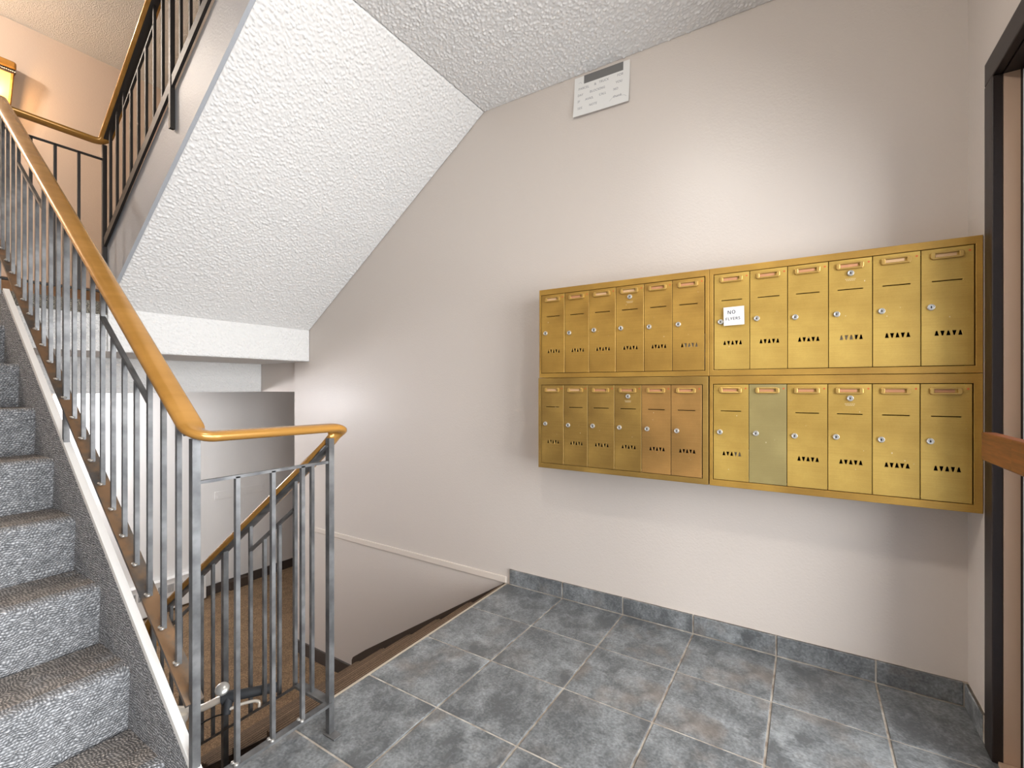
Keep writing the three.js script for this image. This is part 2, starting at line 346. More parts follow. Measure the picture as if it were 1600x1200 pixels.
// ------------------------------------------------------------------ glazed entrance
const door = structureGroup('door_1');
for (const [a, b] of [[-1.975, -1.905], [0.38, 0.45]]) part(door, 'jamb', rbox(XR - 0.012, XR + 0.012, 0.001, 2.0145, a, b, 0.003), M.bronze);
part(door, 'head', rbox(XR - 0.012, XR + 0.012, 2.015, 2.085, -1.975, 0.45, 0.004), M.bronze);
part(door, 'jamb_reveal', box(XR + 0.012, XR + 0.046, 0, 2.011, -1.975, -1.9025), M.bronzePale);
part(door, 'jamb_reveal', box(XR + 0.012, XR + 0.046, 0, 2.011, 0.3775, 0.45), M.bronzePale);
part(door, 'head_reveal', box(XR + 0.0125, XR + 0.10, 2.012, 2.085, -1.975, 0.45), M.bronze);
part(door, 'outer_jamb', box(XR + 0.046, XR + 0.15, 0, 2.011, -1.975, -1.897), M.bronze);
part(door, 'threshold', box(XR, XR + 0.12, -0.02, 0.012, -1.9, 0.40), M.bronzePale);
for (const [a, b] of [[-1.896, -1.80], [-0.92, -0.82], [-0.815, -0.76], [0.32, 0.38]]) part(door, 'stile', rbox(XR + 0.05, XR + 0.09, 0.014, 2.01, a, b, 0.004), M.bronze);
for (const [a, b] of [[-1.80, -0.92], [-0.76, 0.32]]) {
  part(door, 'bottom_rail', box(XR + 0.05, XR + 0.09, 0.014, 0.13, a, b), M.bronze);
  part(door, 'top_rail', box(XR + 0.05, XR + 0.09, 1.93, 2.01, a, b), M.bronze);
  part(door, 'glass_pane', box(XR + 0.068, XR + 0.074, 0.13, 1.93, a, b), M.glass);
}
part(door, 'gasket', box(XR + 0.046, XR + 0.052, 0.014, 2.0, -1.884, -1.880), M.gasket);
const pushBar = part(door, 'push_bar', rbox(0.395, 0.425, 0.908, 0.982, -1.716, -0.86, 0.004), M.wood, 'brown wooden push bar across the glass door');
for (const z of [-1.68, -0.90]) part(pushBar, 'bracket', rbox(0.42, XR + 0.055, 0.925, 0.965, z - 0.03, z + 0.0, 0.003), M.bronze);

// ------------------------------------------------------------------ stairs
const STEP = { r: 0.1807, g: 0.2286, x2: -1.65, y2: 0.295 };
const nose = k => [STEP.x2 - STEP.g * (k - 2), STEP.y2 + STEP.r * (k - 2)];
const up = thing('staircase', 'grey looped carpet stairs rising from the tiled landing to the hall', 'staircase');
for (let k = 1; k <= 9; k++) {
  const [x, y] = nose(k), y0 = k === 1 ? 0.001 : nose(k - 1)[1];
  if (k === 9) { part(up, 'riser', box(XL + 0.008, XL + 0.018, y0 - 0.01, YM - 0.004, -0.548, ZN - 0.006), M.carpetGrey); break; }
  const back = nose(k + 1)[0] - 0.002, pts = [[x - 0.045, y0 - (k > 1 ? 0.015 : 0)], [x - 0.018, y0 - (k > 1 ? 0.015 : 0)], [x - 0.001, y - 0.03]];
  for (let i = 0; i <= 6; i++) { const a = i / 6 * Math.PI / 2; pts.push([x - 0.022 + Math.cos(a) * 0.022, y - 0.022 + Math.sin(a) * 0.022]); }
  pts.push([x - 0.045, y]);
  part(up, 'riser', prism(pts, -0.55, ZN - 0.006), M.carpetGrey);
  part(up, 'tread', box(Math.max(back, XL + 0.008), x - 0.0451, y - 0.02, y, -0.55, ZN - 0.006), M.carpetTread);
}
const curbY = x => 0.228 - 0.778 * (x + 1.381);
part(up, 'carpeted_stringer', prism([[-1.24, 0.002], [-1.24, curbY(-1.24)], [-3.05, curbY(-3.05)], [XL + 0.010, curbY(-3.05)], [XL + 0.010, 1.15], [-1.46, -0.15], [-1.43, 0.002]], -0.565, -0.547), M.carpetGrey);
part(up, 'white_cap', bar(V(-1.235, curbY(-1.235) + 0.008, -0.556), V(-3.055, curbY(-3.055) + 0.008, -0.556), 0.020, 0.016), M.whitePaint, 'white painted edge strip');

const down = thing('staircase', 'brown ribbed carpet stairs going down along the beige wall', 'staircase');
const DR = -YL / 6, DG = 0.245;
for (let k = 0; k < 6; k++) {
  const x = XE - 0.007 - DG * k, yTop = -DR * k, yB = -DR * (k + 1);
  part(down, 'riser', box(x - 0.02, x, yB, yTop - 0.01, ZB, -0.975), M.carpetRib);
  if (k < 5) part(down, 'tread', rbox(x - DG - 0.004, x, yB - 0.03, yB, ZB, -0.975, 0.008), M.carpetRib);
}
part(down, 'side_panel', prism([[XE - 0.01, -0.02], [XE - 0.01, YL], [XE - 0.01 - DG * 5 - 0.02, YL], [XE - 0.01 - DG * 5 - 0.02, YL + 0.12]], -0.985, -0.965), M.skirtCarpet);
part(down, 'wall_skirt', prism([[XE - 0.01, 0.0], [-2.60, -0.735], [-2.715, -0.815], [-2.728, -0.84], [-2.728, YL + 0.07], [-2.6, YL + 0.02], [XE - 0.01, -0.16]], ZB, ZB + 0.014), M.skirtCarpet);

const flight = thing('staircase', 'upper stair flight with white stippled sloping soffit and grey stringer', 'staircase');
const SOF = 0.7005, sofY = x => 1.528 + SOF * (x + 3.249);
part(flight, 'soffit', prism([[-3.236, 1.300], [-3.236, sofY(-3.236)], [XC - 0.003, 2.696], [XC - 0.003, 2.84], [XC - 0.25, 2.84], [-3.247, 1.74], [-3.247, 1.300]], ZB + 0.003, -0.974), M.stipple, 'white stippled sloping underside');
part(flight, 'plaster_coat', plaster(V(-3.2365, sofY(-3.2365) - 0.001, ZB + 0.003), V(XC + 3.2335, SOF * (XC + 3.2335), 0), V(0, 0, 1.223), V(0.5737, -0.819, 0)), M.plaster);
part(flight, 'plaster_coat', plaster(V(-3.2355, 1.298, ZB + 0.003), V(0, 0.238, 0), V(0, 0, 1.223), V(1, 0, 0)), M.plaster);
part(flight, 'stringer', prism([[-3.249, sofY(-3.249) - 0.0], [XC - 0.003, sofY(XC)], [XC - 0.003, sofY(XC) + 0.30], [-3.249, sofY(-3.249) + 0.30]], -0.974, -0.957), M.stringerGrey, 'grey painted stair stringer');
for (let k = 0; k < 7; k++) {
  const x = -3.249 + 0.239 * k, y = YM + 0.183 * (k + 1);
  part(flight, 'step', rbox(x, Math.min(x + 0.25, XC - 0.003), y - 0.02 + 0.0, y + 0.06, ZB + 0.003, -0.98, 0.012), M.carpetSpeck);
}

// ------------------------------------------------------------------ railings
const HR = superellipse(0.060, 0.028, 32, 0.82), HS = [[-0.015, -0.022], [0.015, -0.022], [0.015, -0.012], [-0.015, -0.012]];
const ZR = -0.555, ZD = -0.942, XG = -1.28, XU = -3.19, ZU = -0.945;
const nearRail = x => 0.998 - 0.768 * (x + 1.294), nearFoot = x => 0.373 - 0.772 * (x + 1.349);
const downRail = x => 0.870 + 0.702 * (x + 1.364), downFoot = x => Math.min(0.098, 0.097 + 0.708 * (x + 1.447));
const B = 0.0114, P = 0.0185;
const upright = (rail, name, x, z, y0, y1, s) => part(rail, name, box(x - s / 2, x + s / 2, y0, y1, z - s / 2, z + s / 2), M.steel);
const uprightDark = (rail, name, x, z, y0, y1, s) => part(rail, name, box(x - s / 2, x + s / 2, y0, y1, z - s / 2, z + s / 2), M.steelDark);
const weldGeo = new THREE.IcosahedronGeometry(0.0085, 1);
function weld(rail, x, y, z) { for (const [dx, dz] of [[0.007, 0.006], [-0.006, 0.007]]) { const m = part(rail, 'weld_bead', weldGeo, M.weld); m.position.set(x + dx, y, z + dz); m.scale.set(0.8, 0.6, 0.8); } }

const railA = thing('stair_railing', 'grey steel baluster railing with gold handrail around the stairwell at the tiled landing', 'railing');
const pathA = rounded([V(XU, nearRail(XU), ZR), V(XG + 0.012, 0.978, ZR), V(XG + 0.012, 0.972, -0.978), V(XG - 0.06, downRail(XG - 0.06), ZD - 0.01), V(-2.56, downRail(-2.56), ZD), V(-2.64, downRail(-2.60) - 0.06, ZD), V(-2.60, downRail(-2.60) - 0.13, ZD)], 0.042, 10);
part(railA, 'handrail', sweep(pathA, HR), M.brass, 'gold moulded handrail');
part(railA, 'handrail_strip', sweep([V(XU, nearRail(XU), ZR), V(XG - 0.01, nearRail(XG) + 0.01, ZR)], HS), M.steel);
part(railA, 'handrail_strip', sweep([V(XG - 0.01, downRail(XG), ZD), V(-2.56, downRail(-2.56), ZD)], HS), M.steel);
part(railA, 'bottom_bar', bar(V(XG, nearFoot(XG), ZR), V(XU, nearFoot(XU), ZR), 0.040, 0.009), M.steelWorn);
const sp = (XG - XU) / 22;
for (let k = 1; k < 22; k++) {
  const x = XG - sp * k, thick = k === 11, short = (k >= 4 && k <= 6) || (k >= 15 && k <= 17);
  const y0 = thick ? curbY(x) - 0.005 : nearFoot(x), y1 = nearRail(x) - (short ? 0.135 : 0.02);
  upright(railA, thick ? 'post' : 'baluster', x, ZR, y0, y1, thick ? 0.0165 : B);
  weld(railA, x, nearFoot(x) + 0.006, ZR);
}
for (const [a, b] of [[3, 7], [14, 18]]) { const xa = XG - sp * a, xb = XG - sp * b; part(railA, 'middle_bar', bar(V(xa, nearRail(xa) - 0.13, ZR), V(xb, nearRail(xb) - 0.13, ZR), B, 0.010), M.steel); }
upright(railA, 'post', XG, ZR, 0.0005, 0.974, P);
upright(railA, 'post', XU, ZR, 1.5, nearRail(XU) - 0.02, P);
// guard between the two flights
part(railA, 'middle_bar', bar(V(XG, 0.864, ZR), V(XG, 0.864, ZD), B, 0.008), M.steel);
part(railA, 'bottom_bar', bar(V(XG, 0.098, ZR), V(XG, 0.098, ZD), 0.024, 0.009), M.steel);
for (let k = 1; k < 4; k++) { const z = ZR + (ZD - ZR) * [0, 0.262, 0.515, 0.752][k]; upright(railA, 'baluster', XG, z, 0.098, 0.864, B); weld(railA, XG, 0.104, z); }
upright(railA, 'post', XG, ZD, 0, downRail(XG) + 0.01, P);
part(railA, 'base_plate', rbox(XG - 0.014, XG + 0.042, 0, 0.005, ZD - 0.014, ZD + 0.016, 0.002), M.steel);
// lower flight
part(railA, 'bottom_bar', bar(V(XG, 0.098, ZD), V(-1.447, 0.098, ZD), 0.030, 0.009), M.steel);
part(railA, 'bottom_bar', bar(V(-1.445, 0.0985, ZD), V(-2.60, downFoot(-2.60), ZD), 0.030, 0.009), M.steel);
const dsp = 0.0925;
for (let k = 1; k <= 14; k++) {
  const x = XG - dsp * k, short = [3, 4, 10, 11].includes(k), thick = k === 7 || k === 14;
  upright(railA, thick ? 'post' : 'baluster', x, ZD, k === 14 ? YL : thick ? downFoot(x) - 0.2 : downFoot(x), downRail(x) - (short ? 0.115 : 0.015), thick ? 0.019 : B);
}
for (const [a, b] of [[2, 5], [9, 12]]) { const xa = XG - dsp * a, xb = XG - dsp * b; part(railA, 'middle_bar', bar(V(xa, downRail(xa) - 0.11, ZD), V(xb, downRail(xb) - 0.11, ZD), B, 0.010), M.steel); }

const railB = thing('stair_railing', 'dark steel railing with gold handrail along the hall edge and up the upper flight', 'railing');
const upRail = x => 2.41 + 0.80 * (x - XU), upFoot = x => 1.847 + 0.733 * (x + 3.22);
part(railB, 'handrail', sweep(rounded([V(XU, 2.415, ZR - 0.035), V(XU, 2.41, ZU), V(-1.75, upRail(-1.75), ZU)], 0.05, 8), HR), M.brass, 'gold moulded handrail');
part(railB, 'handrail_strip', sweep([V(XU + 0.03, upRail(XU + 0.03), ZU), V(-1.75, upRail(-1.75), ZU)], HS), M.steelDark);
part(railB, 'middle_bar', bar(V(XU, 2.321, ZR), V(XU, 2.321, ZU), B, 0.009), M.steelDark);
part(railB, 'bottom_bar', bar(V(XU, 1.612, ZR), V(XU, 1.612, ZU), 0.03, 0.009), M.steelDark);
for (let k = 1; k < 4; k++) uprightDark(railB, 'baluster', XU, [0, -0.664, -0.751, -0.841][k], 1.612, 2.321, B);
uprightDark(railB, 'post', XU, ZU, 1.5, 2.40, P);
part(railB, 'bottom_bar', bar(V(XU, upFoot(XU), ZU), V(-1.75, upFoot(-1.75), ZU), 0.012, 0.040), M.steelDark);
for (let k = 1; k < 17; k++) {
  const x = XU + 0.0885 * k, thick = k === 9, short = (k >= 4 && k <= 6) || (k >= 12 && k <= 14);
  uprightDark(railB, thick ? 'post' : 'baluster', x, ZU, thick ? upFoot(x) - 0.20 : upFoot(x), upRail(x) - (short ? 0.12 : 0.02), thick ? P : B);
}
for (const [a, b] of [[3, 7], [11, 15]]) { const xa = XU + 0.0885 * a, xb = XU + 0.0885 * b; part(railB, 'middle_bar', bar(V(xa, upRail(xa) - 0.115, ZU), V(xb, upRail(xb) - 0.115, ZU), B, 0.010), M.steelDark); }

// ------------------------------------------------------------------ mailboxes
const MZ = -2.03, DW = 0.1245, DH = 0.382;
const doorShape = new THREE.Shape([[0, 0], [DW, 0], [DW, DH], [0, DH]].map(p => new THREE.Vector2(...p)));
const blankShape = doorShape.clone();
const hole = pts => new THREE.Path(pts.map(p => new THREE.Vector2(...p)));
doorShape.holes.push(hole([[0.026, 0.2745], [0.026, 0.2775], [0.099, 0.2775], [0.099, 0.2745]]));
for (let i = 0; i < 5; i++) {
  const cx = 0.0375 + i * 0.0140, a = 0.0052, b = 0.0016, y0 = 0.098, y1 = 0.1135, dn = i % 2;
  const w0 = dn ? b : a, w1 = dn ? a : b;
  doorShape.holes.push(hole([[cx - w0, y0], [cx - w1, y1], [cx + w1, y1], [cx + w0, y0]]));
}
const extr = (s, d = 0.003) => { const g = new THREE.ExtrudeGeometry(s, { depth: d, bevelEnabled: true, bevelThickness: 0.0008, bevelSize: 0.0008, bevelOffset: -0.0008, bevelSegments: 1 }); return g; };
const doorGeo = muv(extr(doorShape)), doorBlank = muv(extr(blankShape));
const holderShape = new THREE.Shape([[0, 0.004], [0.005, 0], [0.075, 0], [0.08, 0.004], [0.08, 0.019], [0.075, 0.023], [0.005, 0.023], [0, 0.019]].map(p => new THREE.Vector2(...p)));
holderShape.holes.push(hole([[0.012, 0.0065], [0.012, 0.018], [0.068, 0.018], [0.068, 0.0065]]));
const holderGeo = new THREE.ExtrudeGeometry(holderShape, { depth: 0.004, bevelEnabled: true, bevelThickness: 0.0025, bevelSize: 0.0022, bevelOffset: -0.0022, bevelSegments: 2 });
const cardGeo = new THREE.BoxGeometry(0.052, 0.010, 0.001);
const lockGeo = merge([new THREE.CylinderGeometry(0.0098, 0.0105, 0.006, 24).rotateX(Math.PI / 2), new THREE.TorusGeometry(0.0078, 0.0016, 8, 24).translate(0, 0, 0.003)]);
const keyGeo = merge([new THREE.BoxGeometry(0.0018, 0.0085, 0.001), new THREE.CylinderGeometry(0.0022, 0.0022, 0.001, 12).rotateX(Math.PI / 2)]);
const stickerGeo = new THREE.CircleGeometry(0.0034, 5);
function bank(label, x0, x1, y0, y1, edges, yD, mats, frameMat, opt = {}) {
  const t = thing('mailbox_bank', label, 'mailbox', 'wall mailbox banks');
  const T = 0.006, z1 = MZ + 0.0, d0 = edges[0], d1 = edges[edges.length - 1], yb = yD, yt = yD + DH;
  const shp = new THREE.Shape([[x0, y0], [x1, y0], [x1, y1], [x0, y1]].map(p => new THREE.Vector2(...p)));
  shp.holes.push(hole([[d0 - 0.002, yb - 0.002], [d0 - 0.002, yt + 0.002], [d1 + 0.002, yt + 0.002], [d1 + 0.002, yb - 0.002]]));
  const fr = new THREE.ExtrudeGeometry(shp, { depth: 0.010, bevelEnabled: true, bevelThickness: 0.0015, bevelSize: 0.0015, bevelOffset: -0.0015, bevelSegments: 2 });
  fr.translate(0, 0, z1 - 0.010);
  part(t, 'front_frame', muv(fr), frameMat);
  const e = 0.002;
  part(t, 'cabinet', merge([box(x0, x0 + T, y0, y1, ZB, z1 - 0.011), box(x1 - T, x1, y0, y1, ZB, z1 - 0.011), box(x0 + T, x1 - T, y0, y0 + T, ZB, z1 - 0.011), box(x0 + T, x1 - T, y1 - T, y1, ZB, z1 - 0.011)]), frameMat);
  part(t, 'back_panel', box(x0 + T + e, x1 - T - e, y0 + T + e, y1 - T - e, ZB + 0.001, ZB + 0.006), M.boxInside);
  for (let i = 0; i < 6; i++) {
    const wx = edges[i + 1] - edges[i], blank = opt.blank === i;
    const d = part(t, 'mailbox_door', blank ? doorBlank : doorGeo, mats[i], blank ? 'plain dull door without slot or vents' : undefined);
    d.position.set(edges[i] + 0.001, yD, z1 - 0.0035 + rr(-0.001, 0.0012)); d.scale.x = (wx - 0.0022) / DW; d.rotation.y = rr(-0.006, 0.006);
    part(d, 'name_holder', holderGeo, M.goldHolder).position.set(0.0215, 0.347, 0.005);
    const cd = part(d, 'name_card', cardGeo, rnd() > 0.3 ? M.card : M.cardPale); cd.position.set(0.0600 + rr(-0.003, 0.001), 0.3592, 0.0048);
    const lk = part(d, 'lock', lockGeo, M.chrome, 'round chrome lock'); lk.position.set(0.0235, 0.192 + rr(-0.003, 0.003), 0.007);
    part(d, 'keyhole', keyGeo, M.black).position.set(0.0235, lk.position.y, 0.0108);
    if (i === 3) { const l2 = part(d, 'master_lock', lockGeo, M.chrome, 'round chrome lock'); l2.position.set(0.064, 0.332, 0.007); part(d, 'keyhole', keyGeo, M.black).position.set(0.064, 0.332, 0.0108);
      for (let q = 0; q < 2; q++) for (let w = 0; w < 6 - q; w++) part(d, 'stamped_mark', new THREE.BoxGeometry(0.0032, 0.0022, 0.0003), M.pale).position.set(0.050 + w * 0.0052 + q * 0.003, 0.312 - q * 0.005, 0.0041); }
    const st = part(d, 'sticker', stickerGeo, M.redSticker, 'tiny red sticker'); st.position.set(0.115, 0.366, 0.0042); st.rotation.z = rnd() * 3;
    for (let q = 0; q < 3; q++) if (rnd() > 0.45) { const sc = part(d, 'scuff', new THREE.CircleGeometry(rr(0.0008, 0.002), 7), M.pale); sc.position.set(rr(0.03, 0.11), rr(0.03, 0.33), 0.00405); sc.scale.y = rr(0.4, 1.6); }
  }
  return t;
}
const seam = 1.1455, midX = -0.3315;
const eUL = [-1.1092, -0.9813, -0.8559, -0.7273, -0.5995, -0.4784, -0.3500], eUR = [-0.3147, -0.1849, -0.0581, 0.0691, 0.1957, 0.3230, 0.4526];
const eLL = [-1.1092, -0.9864, -0.8623, -0.7333, -0.6093, -0.4837, -0.3598], eLR = [-0.3171, -0.1883, -0.0602, 0.0672, 0.1948, 0.3214, 0.4482];
const G = M;
bank('gold metal bank of six mailboxes above the coppery bank', -1.121, midX - 0.001, seam + 0.0008, 1.581, eUL, 1.170, [G.gold, G.gold, G.gold, G.gold, G.gold, G.gold], M.goldFrame);
bank('gold metal bank of six mailboxes with the no flyers note', midX, 0.4716, seam + 0.0008, 1.581, eUR, 1.1715, [G.goldPale, G.goldPale, G.goldPale, G.goldPale, G.goldPale, G.goldPale], M.goldFrame);
bank('brownish copper toned bank of six mailboxes, worn and scratched', -1.126, midX - 0.0045, 0.702, seam - 0.0008, eLL, 0.7275, [G.goldOlive, G.goldOlive, G.goldOlive, G.goldOlive, G.goldCopper, G.goldCopper], M.goldOlive);
bank('gold metal bank of six mailboxes with one plain dull door', midX, 0.4716, 0.702, seam - 0.0008, eLR, 0.7295, [G.goldPale, G.goldDull, G.goldPale, G.goldPale, G.goldPale, G.goldPale], M.goldFrame, { blank: 1 });

// mail inside a few boxes, showing through the vents
M.envelope = std({ color: 0xc9c6bd, roughness: 0.9 });
for (const [x, y, h, w, label] of [[0.078, 1.1715, 0.118, 0.052, 'pale envelope behind the vents below a master lock in the bank with the note'], [-0.450, 1.170, 0.150, 0.082, 'pale envelope behind all vents of the upper bank beside the frame seam'], [-0.258, 0.7295, 0.125, 0.052, 'pale envelope behind the last vents of the door beside the plain dull door']]) {
  const m = shade(new THREE.Mesh(rbox(0, w, 0, h, 0, 0.003, 0.001), M.envelope)); m.name = numbered('envelope'); m.position.set(x + 0.018, y + 0.001, MZ - 0.013); scene.add(m);
  tag(m, label, 'envelope', 'mail inside the boxes');
}

// ------------------------------------------------------------------ paper notes
function canvasTex(w, h, draw) { const c = document.createElement('canvas'); c.width = w; c.height = h; draw(c.getContext('2d'), w, h); const t = new THREE.CanvasTexture(c); t.colorSpace = THREE.SRGBColorSpace; return t; }
function sheet(w, h, curl, nx = 12, ny = 10) {   // thin curled paper, front towards +Z, centre top at origin
  const g = new THREE.BoxGeometry(w, h, 0.0004, nx, ny, 1); g.translate(0, -h / 2, 0);
  const p = g.attributes.position;
  for (let i = 0; i < p.count; i++) p.setZ(i, p.getZ(i) + curl(p.getX(i) / w, -p.getY(i) / h));
  g.computeVertexNormals(); return g;
}
const flyerTex = canvasTex(256, 256, (c, w, h) => {
  c.fillStyle = '#d9d7d2'; c.fillRect(0, 0, w, h); c.fillStyle = '#4a4852'; c.font = 'bold 70px sans-serif';
  c.save(); c.rotate(-0.03); c.fillText('NO', 42, 100); c.font = 'bold 56px sans-serif'; c.fillText('FLYERS', 14, 186); c.restore();
});
const flyer = shade(new THREE.Mesh(sheet(0.074, 0.073, (x, y) => 0.002 * y * y), std({ map: flyerTex, roughness: 0.85 })));
flyer.name = 'paper_note'; tag(flyer, 'small white paper note reading NO FLYERS on a mailbox door', 'note'); flyer.position.set(-0.241, 1.4185, MZ + 0.0085); flyer.rotation.z = 0.02; scene.add(flyer);
const noteTex = canvasTex(512, 384, (c, w, h) => {
  c.fillStyle = '#dcdbd8'; c.fillRect(0, 0, w, h); c.fillStyle = '#77777e'; c.font = '30px sans-serif';
  const L = [['PARCEL', 40, 128], ['&', 190, 126], ['TRUCK', 235, 122], ['FOR', 400, 118], ['DAY', 34, 190], ['BLOCKING', 150, 186], ['YOU', 390, 180], ['IF', 36, 250], ['AVAIL', 110, 248], ['CALL', 240, 244], ['NO', 370, 240], ['SEE', 40, 320], ['NOTE', 150, 316], ['thank', 372, 310]];
  for (const [s, x, y] of L) c.fillText(s, x, y);
  c.strokeStyle = '#9a9aa0'; c.lineWidth = 2;
  for (let i = 0; i < 9; i++) { c.beginPath(); c.moveTo(40 + i * 48, 62); c.lineTo(58 + i * 48, 52 + (i % 3) * 8); c.lineTo(70 + i * 48, 70); c.stroke(); }
  c.beginPath(); c.moveTo(340, 330); c.lineTo(372, 300); c.lineTo(470, 312); c.lineTo(490, 330); c.stroke();
});
const note = thing('paper_note', 'handwritten white sheet taped to the wall just under the ceiling', 'note', undefined, [-0.860, 2.682, ZB + 0.003]);
part(note, 'sheet', sheet(0.290, 0.205, (x, y) => 0.012 * y * y + 0.008 * Math.max(0, -x) * y), std({ map: noteTex, roughness: 0.85 }));
part(note, 'tape', rbox(-0.093, 0.112, -0.041, 0.000, 0.0006, 0.0014, 0.0003), std({ color: 0x6d6c6a, roughness: 0.6 }), 'strip of grey duct tape');
note.rotation.z = -0.02;

// ------------------------------------------------------------------ lower floor things
const heater = thing('baseboard_heater', 'long white baseboard heater on the lower hall wall', 'heater');
part(heater, 'casing', rbox(XF + 0.001, XF + 0.065, YL + 0.02, YL + 0.30, -2.25, ZN - 0.03, 0.006), M.heater);
part(heater, 'top_cover', rbox(XF + 0.001, XF + 0.072, YL + 0.295, YL + 0.306, -2.255, ZN - 0.025, 0.003), M.heater);
part(heater, 'end_cap', rbox(XF + 0.001, XF + 0.070, YL + 0.012, YL + 0.30, -2.262, -2.225, 0.005), M.heater);
for (let k = 0; k < 30; k++) {
  const z = -2.06 + k * 0.0735; if (z > 0.5) break;
  const gr = part(heater, 'grille', box(XF + 0.0655, XF + 0.0665, YL + 0.178, YL + 0.255, z, z + 0.052), M.heaterSlot);
  part(gr, 'fins', merge([0, 1, 2, 3, 4].map(i => box(XF + 0.0662, XF + 0.070, YL + 0.178, YL + 0.255, z + 0.004 + i * 0.0100, z + 0.0075 + i * 0.0100))), M.heater);
}
const block = shade(new THREE.Mesh(rbox(-0.035, 0.035, 0, 0.09, -0.095, 0.095, 0.008), M.skirtCarpet)); block.name = 'door_stop'; block.position.set(XF + 0.048, YL, -2.575); scene.add(block);
tag(block, 'small dark brown block on the carpet against the lower hall wall', 'block');
const bracket = thing('door_bracket', 'small metal bracket under the lower doorway header', 'bracket', undefined, [XW - 0.03, 1.06, ZB - 0.10]);
part(bracket, 'plate', rbox(-0.03, 0.028, -0.028, 0, -0.02, 0.02, 0.003), M.bronze);
part(bracket, 'pin', cyl(V(-0.015, -0.032, 0.02), V(-0.015, -0.004, 0.02), 0.005), M.chrome);

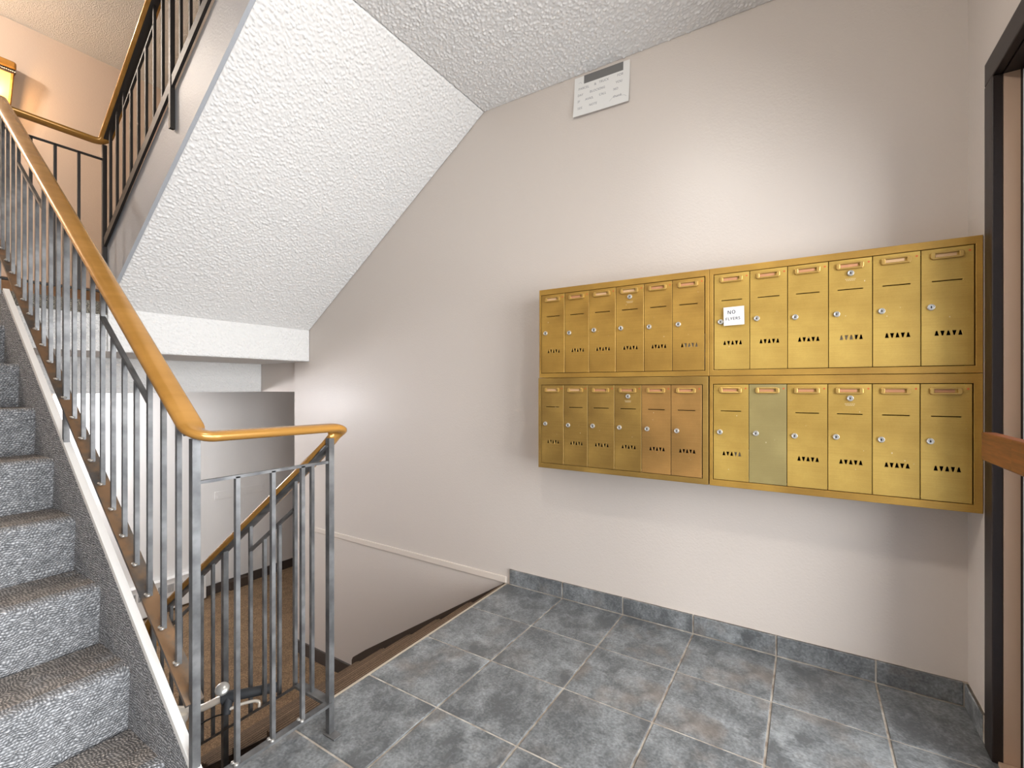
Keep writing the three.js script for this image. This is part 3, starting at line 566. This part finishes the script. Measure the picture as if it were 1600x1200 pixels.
// bicycle parked in the stairwell
const bike = thing('bicycle', 'bicycle parked in the stairwell, silver handlebar with bell and black grips', 'bicycle');
M.silver = std({ color: 0xd8cfc2, metalness: 0.4, roughness: 0.35 });
M.rubber = std({ color: 0x26282b, roughness: 0.7 });
M.frameBlue = std({ color: 0x3d4650, metalness: 0.3, roughness: 0.35 });
{
  const ZC = -0.765, head = V(-1.87, -0.06, ZC), axF = V(-1.775, YL + 0.335, ZC), axR = V(-2.80, YL + 0.335, ZC), bb = V(-2.36, YL + 0.29, ZC), seat = V(-2.50, -0.12, ZC), low = V(-1.835, -0.26, ZC);
  const wheel = (c, turn) => {
    const w = new THREE.Group(); w.name = 'wheel'; w.position.copy(c); w.rotation.y = turn; bike.add(w);
    part(w, 'tyre', new THREE.TorusGeometry(0.315, 0.018, 10, 48), M.rubber);
    part(w, 'rim', new THREE.TorusGeometry(0.292, 0.009, 8, 48), M.silver);
    part(w, 'hub', cyl(V(0, 0, -0.04), V(0, 0, 0.04), 0.018), M.silver);
    part(w, 'spokes', merge(Array.from({ length: 24 }, (_, i) => { const a = i / 24 * Math.PI * 2; return cyl(V(Math.cos(a + 0.5) * 0.016, Math.sin(a + 0.5) * 0.016, i % 2 ? 0.025 : -0.025), V(Math.cos(a) * 0.288, Math.sin(a) * 0.288, 0), 0.001, 0.001, 5); })), M.silver);
  };
  wheel(axF, 0); wheel(axR, 0);
  part(bike, 'frame', merge([cyl(low, bb, 0.017), cyl(V(-1.855, -0.14, ZC), V(-2.47, -0.22, ZC), 0.015), cyl(seat.clone().setY(-0.2), bb, 0.016), cyl(low.clone().setY(-0.28), V(-1.86, -0.12, ZC), 0.02),
    ...[-1, 1].flatMap(s => [cyl(bb.clone().setZ(ZC + s * 0.03), axR.clone().setZ(ZC + s * 0.055), 0.009), cyl(V(-2.47, -0.24, ZC + s * 0.012), axR.clone().setZ(ZC + s * 0.055), 0.008)])]), M.frameBlue);
  part(bike, 'fork', merge([-1, 1].map(s => new THREE.TubeGeometry(new THREE.CatmullRomCurve3([low.clone().setZ(ZC + s * 0.045), V(-1.82, -0.42, ZC + s * 0.05), axF.clone().setZ(ZC + s * 0.05)]), 12, 0.011, 8)).concat([cyl(V(-1.838, -0.27, ZC - 0.05), V(-1.838, -0.27, ZC + 0.05), 0.016)])), M.frameBlue);
  part(bike, 'saddle', (() => { const g = new THREE.SphereGeometry(0.13, 20, 12); g.scale(1, 0.28, 0.55); g.translate(seat.x, seat.y + 0.05, ZC); return g; })(), M.rubber);
  part(bike, 'seat_post', cyl(V(-2.47, -0.22, ZC), V(seat.x, seat.y + 0.05, ZC), 0.013), M.silver);
  part(bike, 'crank', merge([cyl(bb.clone().setZ(ZC - 0.06), bb.clone().setZ(ZC + 0.06), 0.02), cyl(bb.clone().setZ(ZC + 0.06), bb.clone().add(V(0.1, -0.12, 0.065)), 0.01), cyl(bb.clone().setZ(ZC - 0.06), bb.clone().add(V(-0.1, 0.12, -0.065)), 0.01)]), M.silver);
  part(bike, 'stem', merge([cyl(V(-1.858, -0.13, ZC), V(-1.87, -0.055, ZC), 0.014), cyl(V(-1.872, -0.075, ZC), V(-1.866, -0.048, ZC - 0.004), 0.024, 0.022)]), M.silver);
  const hb = part(bike, 'handlebar', tube([V(-2.02, 0.0, -0.60), V(-1.975, 0.0, -0.65), V(-1.91, -0.035, -0.735), V(-1.868, -0.045, -0.773), V(-1.812, -0.038, -0.812), V(-1.752, -0.004, -0.848), V(-1.70, 0.0, -0.905), V(-1.664, -0.012, -0.985)], 0.0125, 48, 12), M.silver);
  part(bike, 'grip', tube([V(-1.716, 0.0, -0.887), V(-1.70, 0.0, -0.907), V(-1.680, -0.006, -0.95), V(-1.658, -0.015, -1.005)], 0.0165, 16, 12), M.rubber, 'black rubber grip');
  part(bike, 'grip', tube([V(-1.985, 0, -0.64), V(-2.02, 0.0, -0.60)], 0.0165, 8, 12), M.rubber, 'black rubber grip');
  part(bike, 'brake_clamp', merge([cyl(V(-1.752, -0.006, -0.848), V(-1.724, 0.0, -0.878), 0.02), cyl(V(-1.735, 0.0, -0.862), V(-1.712, -0.045, -0.842), 0.016, 0.012)]), M.rubber);
  part(bike, 'brake_lever', tube([V(-1.712, -0.03, -0.85), V(-1.69, -0.022, -0.885), V(-1.665, -0.02, -0.915), V(-1.652, -0.026, -0.925), V(-1.650, -0.04, -0.922)], 0.0055, 20, 8), M.silver);
  part(bike, 'brake_cable', tube([V(-1.722, -0.045, -0.845), V(-1.755, -0.055, -0.82), V(-1.80, -0.09, -0.79), V(-1.815, -0.2, -0.77), V(-1.83, -0.3, ZC)], 0.003, 30, 6), M.black);
  const bell = part(bike, 'bell', (() => { const g = new THREE.SphereGeometry(0.023, 24, 10, 0, Math.PI * 2, 0, Math.PI * 0.5); g.scale(1, 0.55, 1); g.rotateZ(-0.55); g.rotateX(0.5); g.translate(-1.757, 0.026, -0.85); return g; })(), M.chrome, 'chrome bicycle bell');
  part(bell, 'bell_mount', cyl(V(-1.757, 0.0, -0.85), V(-1.757, 0.026, -0.85), 0.008), M.black);
}

// ------------------------------------------------------------------ lamps
function domeLamp(label, pos, r, intensity, glow, color = 0xfff4e6) {
  const t = thing('ceiling_lamp', label, 'lamp', undefined, pos);
  part(t, 'base_ring', new THREE.CylinderGeometry(r * 1.06, r * 1.06, 0.025, 40).translate(0, -0.0125, 0), M.brass);
  const g = new THREE.SphereGeometry(r, 32, 12, 0, Math.PI * 2, Math.PI / 2, Math.PI / 2); g.scale(1, 0.5, 1); g.translate(0, -0.026, 0);
  part(t, 'glass_bowl', g, std({ color: 0xf4f0e8, emissive: color, emissiveIntensity: glow, roughness: 0.4 }));
  const l = new THREE.PointLight(color, intensity); l.position.set(0, -0.05 - r * 0.5, 0); l.castShadow = true; l.shadow.radius = 4; t.add(l);
  return t;
}
domeLamp('round glass ceiling lamp over the tiled landing', [-0.55, CEIL, -0.70], 0.15, 2.2, 2, 0xfffaf2);
domeLamp('round glass ceiling lamp of the lower hall', [-4.55, 1.058, -0.92], 0.13, 5, 3, 0xfbfaff);
domeLamp('round glass ceiling lamp of the upper hall', [-4.3, TOP, 0.25], 0.15, 9, 3, 0xfff2e4);
const sconce = thing('wall_sconce', 'brass wall sconce with warm glowing amber glass on the hall wall', 'lamp', undefined, [XF, 3.13, -0.865]);
{
  const taper = (w0, w1, d0, d1, y0, y1) => { const g = new THREE.BoxGeometry(1, 1, 1); const p = g.attributes.position; for (let i = 0; i < p.count; i++) { const top = p.getY(i) > 0; p.setXYZ(i, (p.getX(i) + 0.5) * (top ? d1 : d0), top ? y1 : y0, p.getZ(i) * (top ? w1 : w0)); } g.computeVertexNormals(); return g; };
  part(sconce, 'glass_shade', taper(0.11, 0.145, 0.07, 0.09, 0.0, 0.285), std({ color: 0xb09858, emissive: 0xffdca0, emissiveIntensity: 0.42, roughness: 0.35 }), 'glowing amber glass');
  for (const s of [-1, 1]) part(sconce, 'corner_strip', bar(V(0.072, -0.004, s * 0.055), V(0.092, 0.287, s * 0.073), 0.010, 0.014), M.brass);
  part(sconce, 'beaded_band', rbox(0, 0.105, 0.285, 0.312, -0.088, 0.088, 0.004), M.bronze);
  for (let i = 0; i < 16; i++) part(sconce, 'bead', new THREE.SphereGeometry(0.005, 8, 6), M.chrome).position.set(0.106, 0.298, -0.082 + i * 0.0109);
  part(sconce, 'cap', rbox(0, 0.11, 0.312, 0.375, -0.092, 0.092, 0.018, 4), M.brass);
  part(sconce, 'foot', rbox(0, 0.075, -0.02, 0.0, -0.058, 0.058, 0.006), M.brass);
  const l = new THREE.PointLight(0xffc88a, 0.3); l.position.set(0.16, 0.15, 0); l.castShadow = true; sconce.add(l);
}

renderer.render(scene, camera);
